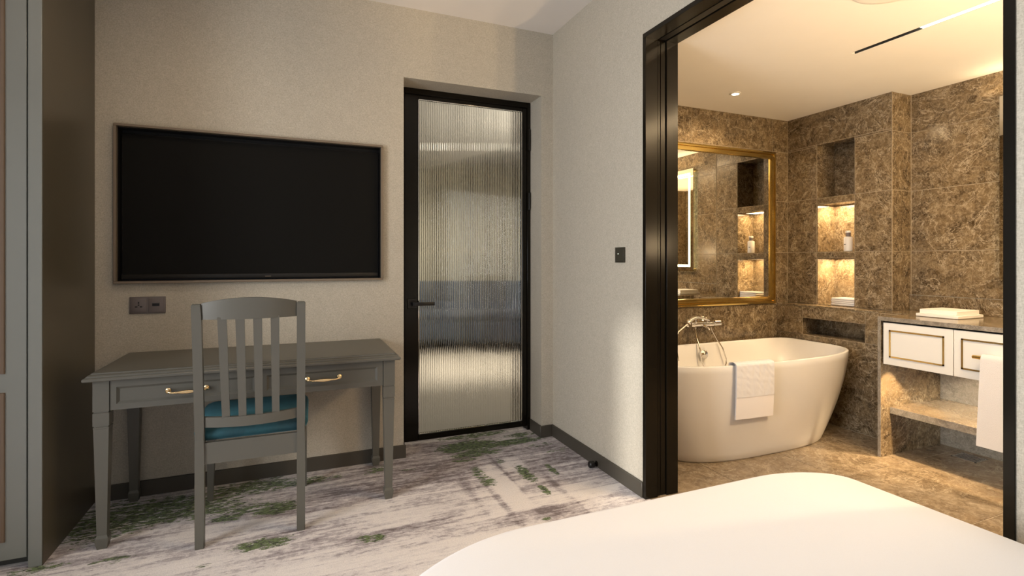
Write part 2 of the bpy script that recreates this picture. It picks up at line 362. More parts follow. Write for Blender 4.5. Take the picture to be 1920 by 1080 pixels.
# far wall: front layer with the tv recess, both layers with the door
bm = bmesh.new()
us = [XW, TX0, TX1, DX0, DX1, XR]; zs = [0, TZ0, TZ1, DZ, ZC]
panel(bm, us, zs, {(1, 1), (3, 0), (3, 1), (3, 2)}, lambda u, z, s: (u, YT + 0.07 * s, z))
panel(bm, [XW, DX0, DX1, XR], [0, DZ, ZC], {(1, 0)}, lambda u, z, s: (u, YT + 0.07 + 0.29 * s, z))
struct(finish('wall_far', bm, M['wall']))
bm = bmesh.new()
panel(bm, [YN, OY0, OY1, YT + 0.36], [0, OZ, ZC], {(1, 0)}, lambda u, z, s: (XR + (BX0 - XR) * s, u, z))
struct(finish('wall_right', bm, M['wall']))
WY0, WY1, WZ0, WZ1 = 0.12, 1.62, 0.12, 2.42; VW0, VW1 = -1.02, -0.69
bm = bmesh.new()
panel(bm, [YN, VW0, VW1, WY0, WY1, YT + 0.36], [0, WZ0, WZ1, ZC], {(1, 1), (3, 1)}, lambda u, z, s: (XW - 0.2 * s, u, z))
struct(finish('wall_left', bm, M['wall']))
bm = bmesh.new()
panel(bm, [XW - 0.2, -1.95, 0.75, BX0], [0, 0.42, 2.28, ZC], {(1, 1)}, lambda u, z, s: (u, YN - 0.1 * s, z))
struct(finish('wall_near', bm, M['wall']))
w3 = bpy.data.objects.new('window_3', None); C.objects.link(w3); w3.location = (-1.95, YN - .05, .42); struct(w3)
bm = bmesh.new()
for a in ((-1.95, -1.91, .42, 2.28), (.71, .75, .42, 2.28), (-.62, -.58, .46, 2.24), (-1.95, .75, .42, .46), (-1.95, .75, 2.24, 2.28)): box(bm, a[0], a[1], YN - .08, YN - .04, a[2], a[3])
finish('window_frame', bm, M['bronze'], w3)
struct(boxo('ceiling', (XW - 0.2, BX0, YN - 0.1, YT + 0.36, ZC, ZC + 0.1), M['ceiling']))
for nm, a0, a1 in (('window_1', WY0, WY1), ('sun_slit', VW0, VW1)):  # the narrow second opening is added to throw a sun strip inside
    wf = bpy.data.objects.new(nm, None); C.objects.link(wf); wf.location = (XW - 0.1, a0, WZ0); struct(wf)
    bm = bmesh.new()
    t_ = .04 if a1 - a0 > 1 else .006
    for a in ((a0, a0 + t_, WZ0, WZ1), (a1 - t_, a1, WZ0, WZ1), (a0, a1, WZ0, WZ0 + .04), (a0, a1, WZ1 - .04, WZ1)): box(bm, XW - .12, XW - .07, *a)
    finish('window_frame', bm, M['bronze'], wf)
    if nm == 'window_1': boxo('sun_dimming_sheet', (XW - .062, XW - .060, a0, a1, WZ0, WZ1), M['dimmer'], wf)  # unseen sheet added to weaken the sun coming through
# baseboards
def base(name, dims): struct(boxo(name, dims, M['baseboard'], None, 0.002, 1))
base('baseboard_far', (-0.936, DX0 + 0.012, YT - 0.012, YT, 0, 0.080))
base('baseboard_recess', (DX1 - 0.012, DX1, YT, YT + 0.168, 0, 0.080))
base('baseboard_corner', (DX1 - 0.012, XR - 0.012, YT - 0.012, YT, 0, 0.080))
base('baseboard_right', (XR - 0.012, XR, OY1, YT, 0, 0.080))

# ------------------------------------------------------------------ glazed door in the far wall
d1 = bpy.data.objects.new('door_1', None); C.objects.link(d1); d1.location = (DX0, 3.39, 0); struct(d1)
bm = bmesh.new()
box(bm, DX0, DX0 + 0.04, 3.385, 3.47, 0, DZ, 0.002, 1); box(bm, DX1 - 0.026, DX1, 3.385, 3.47, 0, DZ, 0.002, 1); box(bm, DX0 + 0.04, DX1 - 0.026, 3.385, 3.47, DZ - 0.038, DZ, 0.002, 1)
finish('door_frame', bm, M['bronze'], d1)
LX0, LX1, GX0, GX1, GZ0, GZ1 = 0.652, 1.529, 0.744, 1.496, 0.066, 2.290
leaf_y0, leaf_y1 = 3.392, 3.432
for nm, a in (('stile', (LX0, GX0, leaf_y0, leaf_y1, 0.026, DZ - 0.042)), ('stile', (GX1, LX1, leaf_y0, leaf_y1, 0.026, DZ - 0.042)),
              ('rail', (GX0, GX1, leaf_y0, leaf_y1, 0.026, GZ0)), ('rail', (GX0, GX1, leaf_y0, leaf_y1, GZ1, DZ - 0.042))):
    boxo(nm, a, M['bronze'], d1, 0.002, 1)
bm = bmesh.new()   # reeded pane: flutes on the room side, flat behind
nf = 60; sg = 6; wf_ = (GX1 - GX0) / nf; prof = []
for i in range(nf):
    for k in range(sg):
        t = k / sg; prof.append((GX0 + (i + t) * wf_, 3.409 - 0.0036 * math.sin(PI * t)))
prof.append((GX1, 3.409))
fr0 = [bm.verts.new((x, y, GZ0)) for x, y in prof]; fr1 = [bm.verts.new((x, y, GZ1)) for x, y in prof]
bk0 = [bm.verts.new((x, 3.415, GZ0)) for x, y in prof]; bk1 = [bm.verts.new((x, 3.415, GZ1)) for x, y in prof]
for i in range(len(prof) - 1):
    bm.faces.new((fr0[i], fr0[i + 1], fr1[i + 1], fr1[i])); bm.faces.new((bk0[i + 1], bk0[i], bk1[i], bk1[i + 1]))
    bm.faces.new((fr0[i + 1], fr0[i], bk0[i], bk0[i + 1])); bm.faces.new((fr1[i], fr1[i + 1], bk1[i + 1], bk1[i]))
bm.faces.new((fr0[0], fr1[0], bk1[0], bk0[0])); bm.faces.new((fr0[-1], bk0[-1], bk1[-1], fr1[-1]))
g = finish('glass_pane', bm, M['glass'], d1, 50); g['label'] = 'vertically reeded clear glass pane'
bm = bmesh.new()   # bright bead round the pane
for a in ((GX0, GX0 + .004, GZ0, GZ1), (GX1 - .004, GX1, GZ0, GZ1), (GX0, GX1, GZ0, GZ0 + .004), (GX0, GX1, GZ1 - .004, GZ1)):
    box(bm, a[0], a[1], 3.398, 3.405, a[2], a[3])
finish('glazing_bead', bm, M['chrome'], d1)
h = boxo('door_handle', (0.668, 0.732, 3.382, 3.392, 0.904, 0.968), M['black'], d1, 0.002, 1)
bm = bmesh.new(); box(bm, 0.692, 0.712, 3.33, 3.382, 0.926, 0.946, 0.002, 1); box(bm, 0.690, 0.836, 3.322, 3.336, 0.924, 0.948, 0.003, 2)
lv = finish('lever', bm, M['black'], h)
for z0, z1 in ((2.005, 2.165), (1.58, 1.71)):
    bm = bmesh.new(); lathe(bm, (1.545, 3.380, z0), (0, 0, 1), [(0, .004), (.004, .009), (z1 - z0 - .004, .009), (z1 - z0, .004)], 12)
    box(bm, 1.530, 1.545, 3.378, 3.386, z0 + .004, z1 - .004); finish('hinge', bm, M['bronze'], d1)

# ------------------------------------------------------------------ wide opening to the bathroom: dark metal lining
t1 = bpy.data.objects.new('trim_1', None); C.objects.link(t1); t1.location = (XR, OY1, 0); struct(t1)
J = OY1 - 0.025
bm = bmesh.new()
box(bm, XR - 0.006, XR + 0.070, J, OY1, 0, OZ - .024, 0.001, 1); box(bm, XR + 0.128, BX0 - 0.020, J, OY1, 0, OZ - .024, 0.001, 1)
box(bm, XR + 0.070, XR + 0.128, J + 0.020, OY1, 0, OZ - .006)
jm = finish('jamb', bm, M['bronze'], t1)
bm = bmesh.new(); box(bm, XR + 0.074, XR + 0.088, J + 0.004, J + 0.020, 0.005, OZ - .03, 0.001, 1); box(bm, XR + 0.094, XR + 0.124, J + 0.008, J + 0.020, 0.005, OZ - .03, 0.002, 1)
pe = finish('pocket_door_edge', bm, M['bronze'], t1)
bm = bmesh.new()
box(bm, XR - 0.006, XR + 0.070, OY0 + .025, OY1 , OZ - .024, OZ, 0.001, 1); box(bm, XR + 0.128, BX0 - 0.020, OY0 + .025, OY1, OZ - .024, OZ, 0.001, 1)
box(bm, XR + 0.070, XR + 0.128, OY0 + .025, OY1, OZ - .006, OZ)
finish('head_lining', bm, M['bronze'], t1)
bm = bmesh.new(); box(bm, XR + 0.080, XR + 0.118, OY0 + .025, J, OZ - .022, OZ - .006); finish('track', bm, M['black'], t1)
bm = bmesh.new(); box(bm, XR - 0.006, BX0 - 0.02, OY0, OY0 + .024, 0, OZ, 0.001, 1); finish('jamb', bm, M['bronze'], t1)

# ------------------------------------------------------------------ bathroom shell
def tiled(parent, us, zs, f, holes=(), gap=0.0018, mat=None, prof=0.006):
    """one object per tile; f(u0, u1, z0, z1) -> box dims"""
    for i in range(len(us) - 1):
        for j in range(len(zs) - 1):
            if (i, j) in holes: continue
            bm = bmesh.new(); box(bm, *f(us[i] + gap, us[i + 1] - gap, zs[j] + gap, zs[j + 1] - gap), 0.0009, 1)
            finish('tile', bm, mat or M['marble'], parent)
TT = 0.0022
fb = struct(boxo('floor_bathroom', (XR + 0.02, BX1 + 0.1, BY0 - .1, BY1 + .05, -0.06, -TT), M['grout']))
fx = [XR + 0.021, 2.23, 2.815, 3.40, 4.0]; fy = [-0.75, -0.355, 0.225, 0.805, 1.385, 1.965, 2.545, 3.099]
tiled(fb, fx, fy, lambda a, b, c, d: (a, b, c, d, -TT, 0.0005), mat=M['floor_marble'])
wbf = struct(boxo('wall_bathroom_far', (BX0, BX1, BY1, BY1 + .10, 0, BZ), M['grout_dark']))
zr = [0.02, 0.435, 0.865, 1.285, 1.708, 2.118, BZ]
tiled(wbf, [BX0, 1.92, 2.77, 3.62, 3.79], zr, lambda a, b, c, d: (a, b, BY1 - TT, BY1, c, d))
wbr = struct(boxo('wall_bathroom_right', (BX1, BX1 + .1, BY0, BY1 + .1, 0, BZ), M['grout_dark']))
tiled(wbr, [BY0, 0.56, 1.42, 2.28], zr, lambda a, b, c, d: (BX1 - TT, BX1, a, b, c, d))
wbn = struct(boxo('wall_bathroom_near', (BX0, BX1, BY0 - .1, BY0, 0, BZ), M['grout_dark']))
tiled(wbn, [BX0, 2.72, 3.57, BX1 - TT], zr, lambda a, b, c, d: (a, b, BY0, BY0 + TT, c, d))
wbl = struct(boxo('wall_bathroom_left', (BX0 - .02, BX0, OY1 + .002, BY1, 0, BZ), M['grout_dark']))
tiled(wbl, [OY1 + .003, BY1 - TT], zr, lambda a, b, c, d: (BX0, BX0 + TT, a, b, c, d))
wbl2 = struct(boxo('wall_bathroom_entry', (BX0 - .02, BX0, BY0, OY0 - .002, 0, BZ), M['grout_dark']))
tiled(wbl2, [BY0 + TT, OY0 - .003], zr, lambda a, b, c, d: (BX0, BX0 + TT, a, b, c, d))
# ceiling with the slot
SX0, SX1, SY0, SY1 = 2.874, 2.910, 0.25, 1.946
bm = bmesh.new()
panel(bm, [BX0 - .02, SX0, SX1, BX1 + .1], [BY0 - .1, SY0, SY1, BY1 + .1], {(1, 1)}, lambda u, v, s: (u, v, BZ + 0.05 * s))
struct(finish('ceiling_bathroom', bm, M['bath_ceiling']))
sl = thing('linear_ceiling_slot', 'long narrow slot in the bathroom ceiling, half dark half glowing', 'ceiling light', (SX0, SY0, BZ))
boxo('slot_housing', (SX0, SX1, SY0, SY1, BZ + .05, BZ + .056), M['black'], sl)
boxo('side_plate', (SX0 - .0005, SX0 + .002, SY0, SY1, BZ + .0005, BZ + .05), M['black'], sl)
boxo('side_plate', (SX1 - .002, SX1 + .0005, SY0, SY1, BZ + .0005, BZ + .05), M['shadowgap'], sl)
boxo('light_strip', (SX0 + .003, SX1 - .003, SY0 + .01, 1.60, BZ + .001, BZ + .04), M['slot_led'], sl)
dl = thing('recessed_downlight', 'small round glowing downlight above the bathtub', 'ceiling light', (2.824, 2.724, BZ))
bm = bmesh.new(); lathe(bm, (2.824, 2.724, BZ), (0, 0, -1), [(0, .036), (.003, .036), (.005, .030), (.005, .026), (.001, .024)], 28); finish('trim_ring', bm, M['white_plastic'], dl)
bm = bmesh.new(); lathe(bm, (2.824, 2.724, BZ - .0062), (0, 0, -1), [(0, .024), (.001, .024)], 24); finish('lens', bm, M['lamp'], dl)
cs = thing('round_ceiling_speaker', 'large flush round white disc in the bathroom ceiling beside the slot', 'ceiling speaker', (2.34, 1.38, BZ))
bm = bmesh.new(); lathe(bm, (2.34, 1.38, BZ), (0, 0, -1), [(0, .168), (.004, .168), (.006, .164), (.006, .156)], 48); finish('rim', bm, M['white_plastic'], cs)
bm = bmesh.new(); lathe(bm, (2.34, 1.38, BZ - .006), (0, 0, -1), [(0, .150), (.002, .150), (.003, .146)], 48); finish('grille', bm, M['bath_ceiling'], cs)

# niche block (between the tub and the vanity)
NX, NXB, NY0, NY1, EY = 3.79, 3.992, 2.535, 2.836, 2.28
nz = [(1.708, 2.132), (1.284, 1.662), (0.872, 1.238)]
wn = bpy.data.objects.new('wall_niche', None); C.objects.link(wn); wn.location = (NX, EY, 0); struct(wn)
bm = bmesh.new()
panel(bm, [EY, 2.38, NY0, NY1, 2.864, BY1 - TT], [0, .640, .774, .872, 1.238, 1.284, 1.662, 1.708, 2.132, BZ], {(2, 3), (2, 5), (2, 7), (1, 1), (2, 1), (3, 1)}, lambda u, z, s: (NX + TT + (BX1 - TT - .002 - NX - TT) * s, u, z))
finish('masonry', bm, M['grout_dark'], wn)
cuts = [.872, 1.285, 1.708, 2.118, BZ]
tf = lambda a, b, c, d: (NX, NX + TT, a, b, c, d)
tiled(wn, [NY1, BY1 - TT], cuts[:4], tf); tiled(wn, [EY, NY0], cuts[:4], tf)
tiled(wn, [EY, NY0], [2.118, 2.132], tf); tiled(wn, [NY1, BY1 - TT], [2.118, 2.132], tf)
tiled(wn, [EY, BY1 - TT], [2.132, BZ], tf)
tiled(wn, [NY0, NY1], [1.662, 1.708], tf); tiled(wn, [NY0, NY1], [1.238, 1.284], tf)
tiled(wn, [NX, BX1 - TT], [.872, 1.285, 1.708, 2.118, BZ], lambda a, b, c, d: (a, b, EY - TT, EY, c, d))
for z0, z1 in nz:      # niche linings
    boxo('niche_back', (NXB - .004, NXB, NY0, NY1, z0, z1), M['marble'], wn)
    boxo('niche_side', (NX + TT, NXB - .004, NY1 - .006, NY1, z0, z1), M['marble'], wn)
    boxo('niche_side', (NX + TT, NXB - .004, NY0, NY0 + .006, z0, z1), M['marble'], wn)
    boxo('niche_top', (NX + TT, NXB - .004, NY0 + .006, NY1 - .006, z1 - .005, z1), M['marble'], wn)
    boxo('niche_bottom', (NX + TT, NXB - .004, NY0 + .006, NY1 - .006, z0, z0 + .004), M['marble'], wn)
# ledge under the niches, with its long low recess
LX, LZ = 3.665, 0.872
wl = bpy.data.objects.new('wall_ledge', None); C.objects.link(wl); wl.location = (LX, EY, 0); struct(wl)
RY0, RY1, RZ0, RZ1 = 2.38, 2.864, .640, .774
bm = bmesh.new()
panel(bm, [2.096, RY0, RY1, BY1 - TT], [0, RZ0, RZ1, LZ - .012], {(1, 1)}, lambda u, z, s: (LX + TT + (NX - .004 - LX) * s, u, z))
finish('masonry', bm, M['grout_dark'], wl)
lf = lambda a, b, c, d: (LX, LX + TT, a, b, c, d)
tiled(wl, [2.096, BY1 - TT], [0.002, RZ0], lf); tiled(wl, [2.096, RY0], [RZ0, LZ - .012], lf); tiled(wl, [RY1, BY1 - TT], [RZ0, LZ - .012], lf); tiled(wl, [RY0, RY1], [RZ1, LZ - .012], lf)
boxo('recess_back', (NX + .065, NX + .07, RY0, RY1, RZ0, RZ1), M['marble'], wl)
for a in ((RY1 - .003, RY1, RZ0, RZ1), (RY0, RY0 + .003, RZ0, RZ1), (RY0, RY1, RZ1 - .003, RZ1), (RY0, RY1, RZ0, RZ0 + .003)):
    boxo('recess_lining', (LX + TT, NX + .065, *a), M['marble'], wl)
boxo('ledge_top', (LX, NX + TT, 2.285, BY1 - TT, LZ - .012, LZ), M['marble'], wl, .001, 1)

for nm, par, dims in (('corner_trim', wbf, (NX - .0030, NX - .0005, BY1 - TT - .0025, BY1 - TT, .874, BZ)), ('corner_trim', wbr, (BX1 - TT - .003, BX1 - TT, EY - TT - .0030, EY - TT - .0005, .98, BZ)),
                      ('corner_trim', wn, (NX - .0012, NX + .002, EY - TT - .0012, EY - TT + .002, .874, BZ))):
    boxo(nm, dims, M['grout_dark'], par)
for y_ in (NY0, NY1):
    boxo('edge_trim', (NX - .0008, NX + .0018, y_ - .001, y_ + .001, .873, 2.132), M['grout_dark'], wn)

# ------------------------------------------------------------------ bathtub
def tub_ring(cx, a, yf, yb, yc, pf, pb, z, n=96):
    pts = []
    for k in range(n):
        t = 2 * PI * k / n; c, s = math.cos(t), math.sin(t); p = pb if s > 0 else pf
        q = (abs(c) ** p + abs(s) ** p) ** (-1 / p)   # radial superellipse
        pts.append((cx + a * q * c, yc + (yb - yc if s > 0 else yc - yf) * q * s, z))
    return pts
tb = thing('bathtub', 'white freestanding oval bathtub standing before the framed mirror', 'bathtub', (2.78, 2.68, 0))
bm = bmesh.new(); rings = []
ZR = 0.60; ns = 14
for i in range(ns + 1):
    s = i / ns; f = 1 - (1 - s) ** 1.6
    L_ = lambda a, b: a + (b - a) * f
    rings.append(tub_ring(L_(2.755, 2.79), L_(.675, .865), L_(2.364, 2.285), L_(2.97, 3.03), 2.70, L_(3.0, 2.95), L_(4, 12), 0.012 + (ZR - 0.016) * s))
rings.insert(0, [(2.755 + (x - 2.755) * .985, 2.68 + (y - 2.68) * .975, 0.0) for x, y, z in rings[0]])
R = lambda da, dz: tub_ring(2.79, .865 - da, 2.285 + da, 3.03 - da, 2.70, 2.95, 11, ZR + dz)
rings += [R(.003, -.001), R(.007, 0), R(.014, 0), R(.019, -.003), R(.024, -.012)]
for s in (.2, .4, .6, .8, 1.0):
    e = 1 - (1 - s) ** 0.6
    k = .028 + .16 * s ** 1.5
    rings.append(tub_ring(2.785, .865 - k - .06 * s, 2.285 + k, 3.03 - k * .7, 2.68, 2.95, 4, ZR - .012 - .42 * s))
rings.append([(2.785 + (x - 2.785) * .8, 2.68 + (y - 2.68) * .7, z - .02) for x, y, z in rings[-1]])
loft(bm, rings); finish('tub_shell', bm, M['tub'], tb, 60)
bm = bmesh.new(); lathe(bm, (2.775, 2.972, .527), (0, -1, .25), [(-.01, .034), (.004, .034), (.008, .028), (.008, .020), (.012, .012), (.012, .0001)], 24)
ov = finish('overflow_cap', bm, M['chrome'], tb)
# bath mixer on the wall
fx_ = thing('bath_mixer', 'chrome bath mixer with hand shower on the wall above the tub', 'bath mixer', (2.84, 3.09, .745))
bm = bmesh.new()
lathe(bm, (2.695, 3.03, .744), (1, 0, 0), [(0, .014), (.004, .022), (.03, .024), (.05, .022), (.15, .022), (.185, .024), (.215, .025), (.222, .019), (.226, .025), (.284, .024), (.294, .015)], 18)
for x in (2.735, 2.885): lathe(bm, (x, 3.092, .744), (0, -1, 0), [(0, .030), (.006, .030), (.014, .016), (.06, .014)], 16)
finish('mixer_body', bm, M['chrome'], fx_)
bm = bmesh.new(); tube(bm, bez((2.80, 3.025, .735), (2.80, 2.98, .728), (2.80, 2.955, .722), (2.80, 2.95, .706), 10), .011, 12); finish('spout', bm, M['chrome'], fx_)
bm = bmesh.new(); tube(bm, bez((2.655, 3.0, .764), (2.70, 3.0, .806), (2.77, 3.0, .812), (2.85, 3.0, .770), 16), [.016, .016, .015, .014, .013, .012, .012, .012, .012, .012, .012, .012, .013, .013, .012, .010, .008], 14)
lathe(bm, (2.655, 3.0, .768), (-.5, 0, -.6), [(-.016, .014), (-.004, .023), (.010, .023), (.014, .019)], 18); finish('hand_shower', bm, M['chrome'], fx_)
bm = bmesh.new(); box(bm, 2.715, 2.732, 2.995, 3.03, .752, .786, .003, 2); finish('shower_cradle', bm, M['chrome'], fx_)
bm = bmesh.new(); box(bm, 2.825, 2.84, 2.995, 3.03, .752, .776, .003, 2); finish('shower_cradle', bm, M['chrome'], fx_)
bm = bmesh.new(); lathe(bm, (2.735, 3.02, .728), (0, 0, -1), [(0, .010), (.016, .010), (.020, .006)], 12); tube(bm, [(2.735, 3.02, .712), (2.738, 3.015, .66), (2.738, 2.99, .61), (2.736, 2.965, .55), (2.737, 2.955, .48)] + bez((2.737, 2.955, .48), (2.74, 2.94, .38), (2.98, 2.94, .36), (2.972, 2.955, .48), 10)[1:] + [Vector((2.95, 2.97, .56)), Vector((2.925, 2.995, .62)), Vector((2.895, 3.015, .69)), Vector((2.888, 3.02, .722))], .0052, 8); finish('shower_hose', bm, M['chrome'], fx_)
bm = bmesh.new(); tube(bm, bez((2.645, 3.0, .755), (2.62, 3.0, .735), (2.59, 3.0, .72), (2.56, 3.0, .70), 8) + [Vector((2.53, 2.99, .66)), Vector((2.52, 2.97, .58)), Vector((2.52, 2.95, .50))], .0052, 8); finish('hose_tail', bm, M['chrome'], fx_)
# towel over the tub edge
tw = thing('hand_towel', 'white towel with a plain band draped over the bathtub rim', 'towel', (2.62, 2.30, .60))
def tub_front(x):
    u = min(.995, abs(x - 2.79) / .865); return 2.70 - .415 * (1 - u ** 2.95) ** (1 / 2.95)
def drape(x0, x1, skew, lows, inn, path_top, nx=40):
    pass
TWX0, TWX1 = 2.372, 2.655
def towel_pt(u, v, off):
    """u 0..1 across, v 0..1 from the inside of the tub over the rim and down the front"""
    x = TWX0 + (TWX1 - TWX0) * u
    yf = tub_front(x)
    L = 0.44; d = v * L
    wr = (.0009 * math.sin(u * 31 + v * 9) + .0008 * math.sin(u * 67 + 1.3 - v * 31) * math.sin(v * 40 + u * 9) + .0010 * math.sin(u * 23 - v * 64) * math.sin(u * 15)) * (1.2 - v)
    if d < .07: y = yf + .028 + .012; z = ZR - .062 + d * .9 + .006
    elif d < .115:
        t = (d - .07) / .045; a = PI * t; y = yf + .014 + .026 * math.cos(a); z = ZR + .004 + .014 * math.sin(a)
    else:
        e = d - .115; s = max(0, (ZR - e) / ZR); 
        f = 1 - (1 - s) ** 1.6; slope = (2.364 - 2.285) * (1 - f) * .9
        y = yf - .014 + slope * .8; z = ZR + .004 - e
        x += (u - .5) * .0 + .016 * e / .325
    k = 1.0 if v < .70 else 0.25
    y -= off + (wr * k if d > .115 else wr * .6)
    return (x, y, z + (wr * .5 if d < .115 else 0))
def cloth(bm, fn, nu, nv, v0, v1, th):
    A = [[bm.verts.new(fn(i / nu, v0 + (v1 - v0) * j / nv, th)) for i in range(nu + 1)] for j in range(nv + 1)]
    B = [[bm.verts.new(fn(i / nu, v0 + (v1 - v0) * j / nv, 0)) for i in range(nu + 1)] for j in range(nv + 1)]
    for j in range(nv):
        for i in range(nu):
            bm.faces.new((A[j][i], A[j][i + 1], A[j + 1][i + 1], A[j + 1][i])); bm.faces.new((B[j][i], B[j + 1][i], B[j + 1][i + 1], B[j][i + 1]))
        bm.faces.new((A[j][0], A[j + 1][0], B[j + 1][0], B[j][0])); bm.faces.new((A[j][nu], B[j][nu], B[j + 1][nu], A[j + 1][nu]))
    for i in range(nu):
        bm.faces.new((A[0][i], B[0][i], B[0][i + 1], A[0][i + 1])); bm.faces.new((A[nv][i], A[nv][i + 1], B[nv][i + 1], B[nv][i]))
bm = bmesh.new(); cloth(bm, towel_pt, 60, 60, 0, .70, .010); finish('terry_body', bm, M['towel'], tw, 70)
bm = bmesh.new(); cloth(bm, towel_pt, 40, 24, .70, 1.0, .008); finish('plain_band', bm, M['band'], tw, 70)

# ------------------------------------------------------------------ framed mirror above the tub
mr = thing('framed_wall_mirror', 'large wall mirror with a stepped gold frame above the bathtub', 'mirror', (2.9, BY1, 1.49))
MX0, MX1, MZ0, MZ1 = 1.98, 3.633, .869, 2.106
yw = BY1 - TT
prof = [(0, 0), (0, .018), (.010, .024), (.020, .024), (.024, .016), (.034, .016), (.038, .030), (.056, .030), (.060, .012), (.060, 0)]
bm = bmesh.new()
cor = [(MX0, MZ0, 1, 1), (MX1, MZ0, -1, 1), (MX1, MZ1, -1, -1), (MX0, MZ1, 1, -1)]
rg = [[(x + sx * p, yw - d, z + sz * p) for p, d in prof] for x, z, sx, sz in cor]; rg.append(rg[0])
loft(bm, rg, False, False, False); bmesh.ops.remove_doubles(bm, verts=bm.verts, dist=1e-5)
finish('gold_frame', bm, M['gold'], mr, 20)
boxo('mirror_glass', (MX0 + .058, MX1 - .058, yw - .012, yw - .002, MZ0 + .058, MZ1 - .058), M['mirror'], mr)

# ------------------------------------------------------------------ vanity
VX, VXB, VY1, VY0 = 3.343, 3.952, 2.092, -0.30
vt = thing('vanity_counter', 'polished brown marble counter with side panel and lower shelf', 'counter', (VX, VY1, 0))
boxo('countertop', (VX, VXB + .04, VY0, VY1, .848, .872), M['marble'], vt, .001, 1)
e1 = boxo('counter_edge', (VX - .003, VX, VY0, VY1, .847, .8722), M['marble_light'], vt); e1['label'] = 'pale grey stone front edge'
boxo('side_panel', (VX, VXB + .04, VY1 - .018, VY1, 0.0005, .848), M['marble'], vt, .001, 1)
boxo('panel_edge', (VX - .003, VX, VY1 - .018, VY1, 0.0005, .847), M['marble_light'], vt)
boxo('shelf', (3.433, VXB, VY0, VY1 - .018, .262, .302), M['floor_marble'], vt, .001, 1)
boxo('shelf_edge', (3.430, 3.433, VY0, VY1 - .018, .262, .3022), M['marble_light'], vt)
boxo('back_panel', (VXB, VXB + .035, VY0, VY1 - .018, 0.0005, .848), M['marble_light'], vt)
bk = boxo('backsplash', (3.976, BX1 - TT, VY0, EY - TT - .002, .872, .977), M['marble'], vt, .001, 1)
boxo('counter_return', (VX + .33, VXB + .04, VY1, EY - TT - .002, .848, .872), M['marble'], vt)
boxo('backsplash_edge', (3.975, BX1 - TT, VY0, EY - TT - .002, .977, .980), M['marble_light'], vt)
cb = thing('vanity_cabinet', 'white drawer cabinet with gold inlays hung under the marble counter', 'cabinet', (VX + .02, 1.2, .58))
boxo('carcass', (VX + .020, VXB - .01, VY0 + .01, VY1 - .030, .582, .838), M['shadowgap'], cb)
def drawer(y0, y1, handle):
    d = boxo('drawer', (VX + .001, VX + .019, y0, y1, .582, .837), M['white_lacquer'], cb, .001, 1)
    bm = bmesh.new(); a0, a1, z0, z1, t = y0 + .042, y1 - .034, .627, .795, .009
    for q in ((a0, a1, z0, z0 + t), (a0, a1, z1 - t, z1), (a0, a0 + t, z0, z1), (a1 - t, a1, z0, z1)): box(bm, VX - .0015, VX + .001, *q)
    finish('gold_inlay', bm, M['brass'], d)
    if handle:
        bm = bmesh.new(); lathe(bm, (VX - .032, y1 - .098, .709), (0, -1, 0), [(0, .004), (.004, .009), (.03, .010), (y1 - y0 - .24, .010), (y1 - y0 - .215, .009), (y1 - y0 - .21, .004)], 14)
        for yy in (y1 - .15, y0 + .16): lathe(bm, (VX, yy, .709), (-1, 0, 0), [(0, .007), (.03, .006)], 10)
        finish('bar_handle', bm, M['brass'], d)
drawer(1.6935, VY1 - .031, False); drawer(0.86, 1.690, True); drawer(0.487, 0.857, False)
ht = thing('hanging_towel', 'bright white towel hanging over the vanity drawer handle', 'towel', (VX - .03, 1.4, .72))
def hang(u, v, off):
    y = 1.545 - .34 * u; L = .90; d = v * L; hx = VX - .032; r = .014
    wr = .003 * math.sin(u * 9 + .5) + .002 * math.sin(u * 23 + v * 2)
    if d < .40: x, z = hx + r - .001, .709 - .40 + d; x -= 0; q = -off
    elif d < .444:
        a = PI * (d - .40) / .044; x = hx + r * math.cos(a); z = .709 + (r + off) * math.sin(a); q = off * -math.cos(a)
        return (x - q * 1.0 - wr * 0, y, z)
    else:
        e = d - .444; x, z = hx - r - wr * min(1, e * 6) - .03 * e, .709 - e; q = off; y += .024 * e * (1 - u)
        return (x - q, y, z)
    return (x + min(off, .004), y, z)
bm = bmesh.new(); cloth(bm, hang, 24, 80, 0.0, 1.0, .007); finish('terry_body', bm, M['towel'], ht, 70)
bx_ = thing('flat_white_box', 'flat white lidded box lying on the marble counter', 'box', (3.7, 1.92, .872))
BXD = (3.575, 3.835, 1.785, 2.01)
boxo('box_base', (*BXD, .8735, .892), M['card'], bx_, .002, 1)
boxo('box_lid', (BXD[0] + .014, BXD[1] - .014, BXD[2] + .014, BXD[3] - .014, .892, .918), M['card'], bx_, .002, 1)
for a in ((BXD[0] + .02, BXD[2] + .02), (BXD[1] - .03, BXD[2] + .02), (BXD[0] + .02, BXD[3] - .03), (BXD[1] - .03, BXD[3] - .03)):
    boxo('foot', (a[0], a[0] + .01, a[1], a[1] + .01, .872, .8735), M['black'], bx_)
# back-lit mirror over the counter
lm = thing('lit_vanity_mirror', 'frameless mirror with a glowing white border above the marble counter', 'mirror', (BX1 - TT, 1.2, 1.66))
LY0, LY1, LZ0, LZ1 = 0.60, 1.765, 1.103, 2.221
boxo('back_box', (BX1 - TT - .030, BX1 - TT, LY0 + .03, LY1 - .03, LZ0 + .03, LZ1 - .03), M['white_plastic'], lm)
boxo('mirror_glass', (BX1 - TT - .036, BX1 - TT - .030, LY0, LY1, LZ0, LZ1), M['mirror'], lm)
bm = bmesh.new(); t = .026; i_ = .045
a0, a1, z0, z1 = LY0 + i_, LY1 - i_, LZ0 + i_, LZ1 - i_
for q in ((a0, a1, z0, z0 + t), (a0, a1, z1 - t, z1), (a0, a0 + t, z0 + t, z1 - t), (a1 - t, a1, z0 + t, z1 - t)): box(bm, BX1 - TT - .0366, BX1 - TT - .0358, *q)
finish('led_border', bm, M['led'], lm)
bm = bmesh.new()
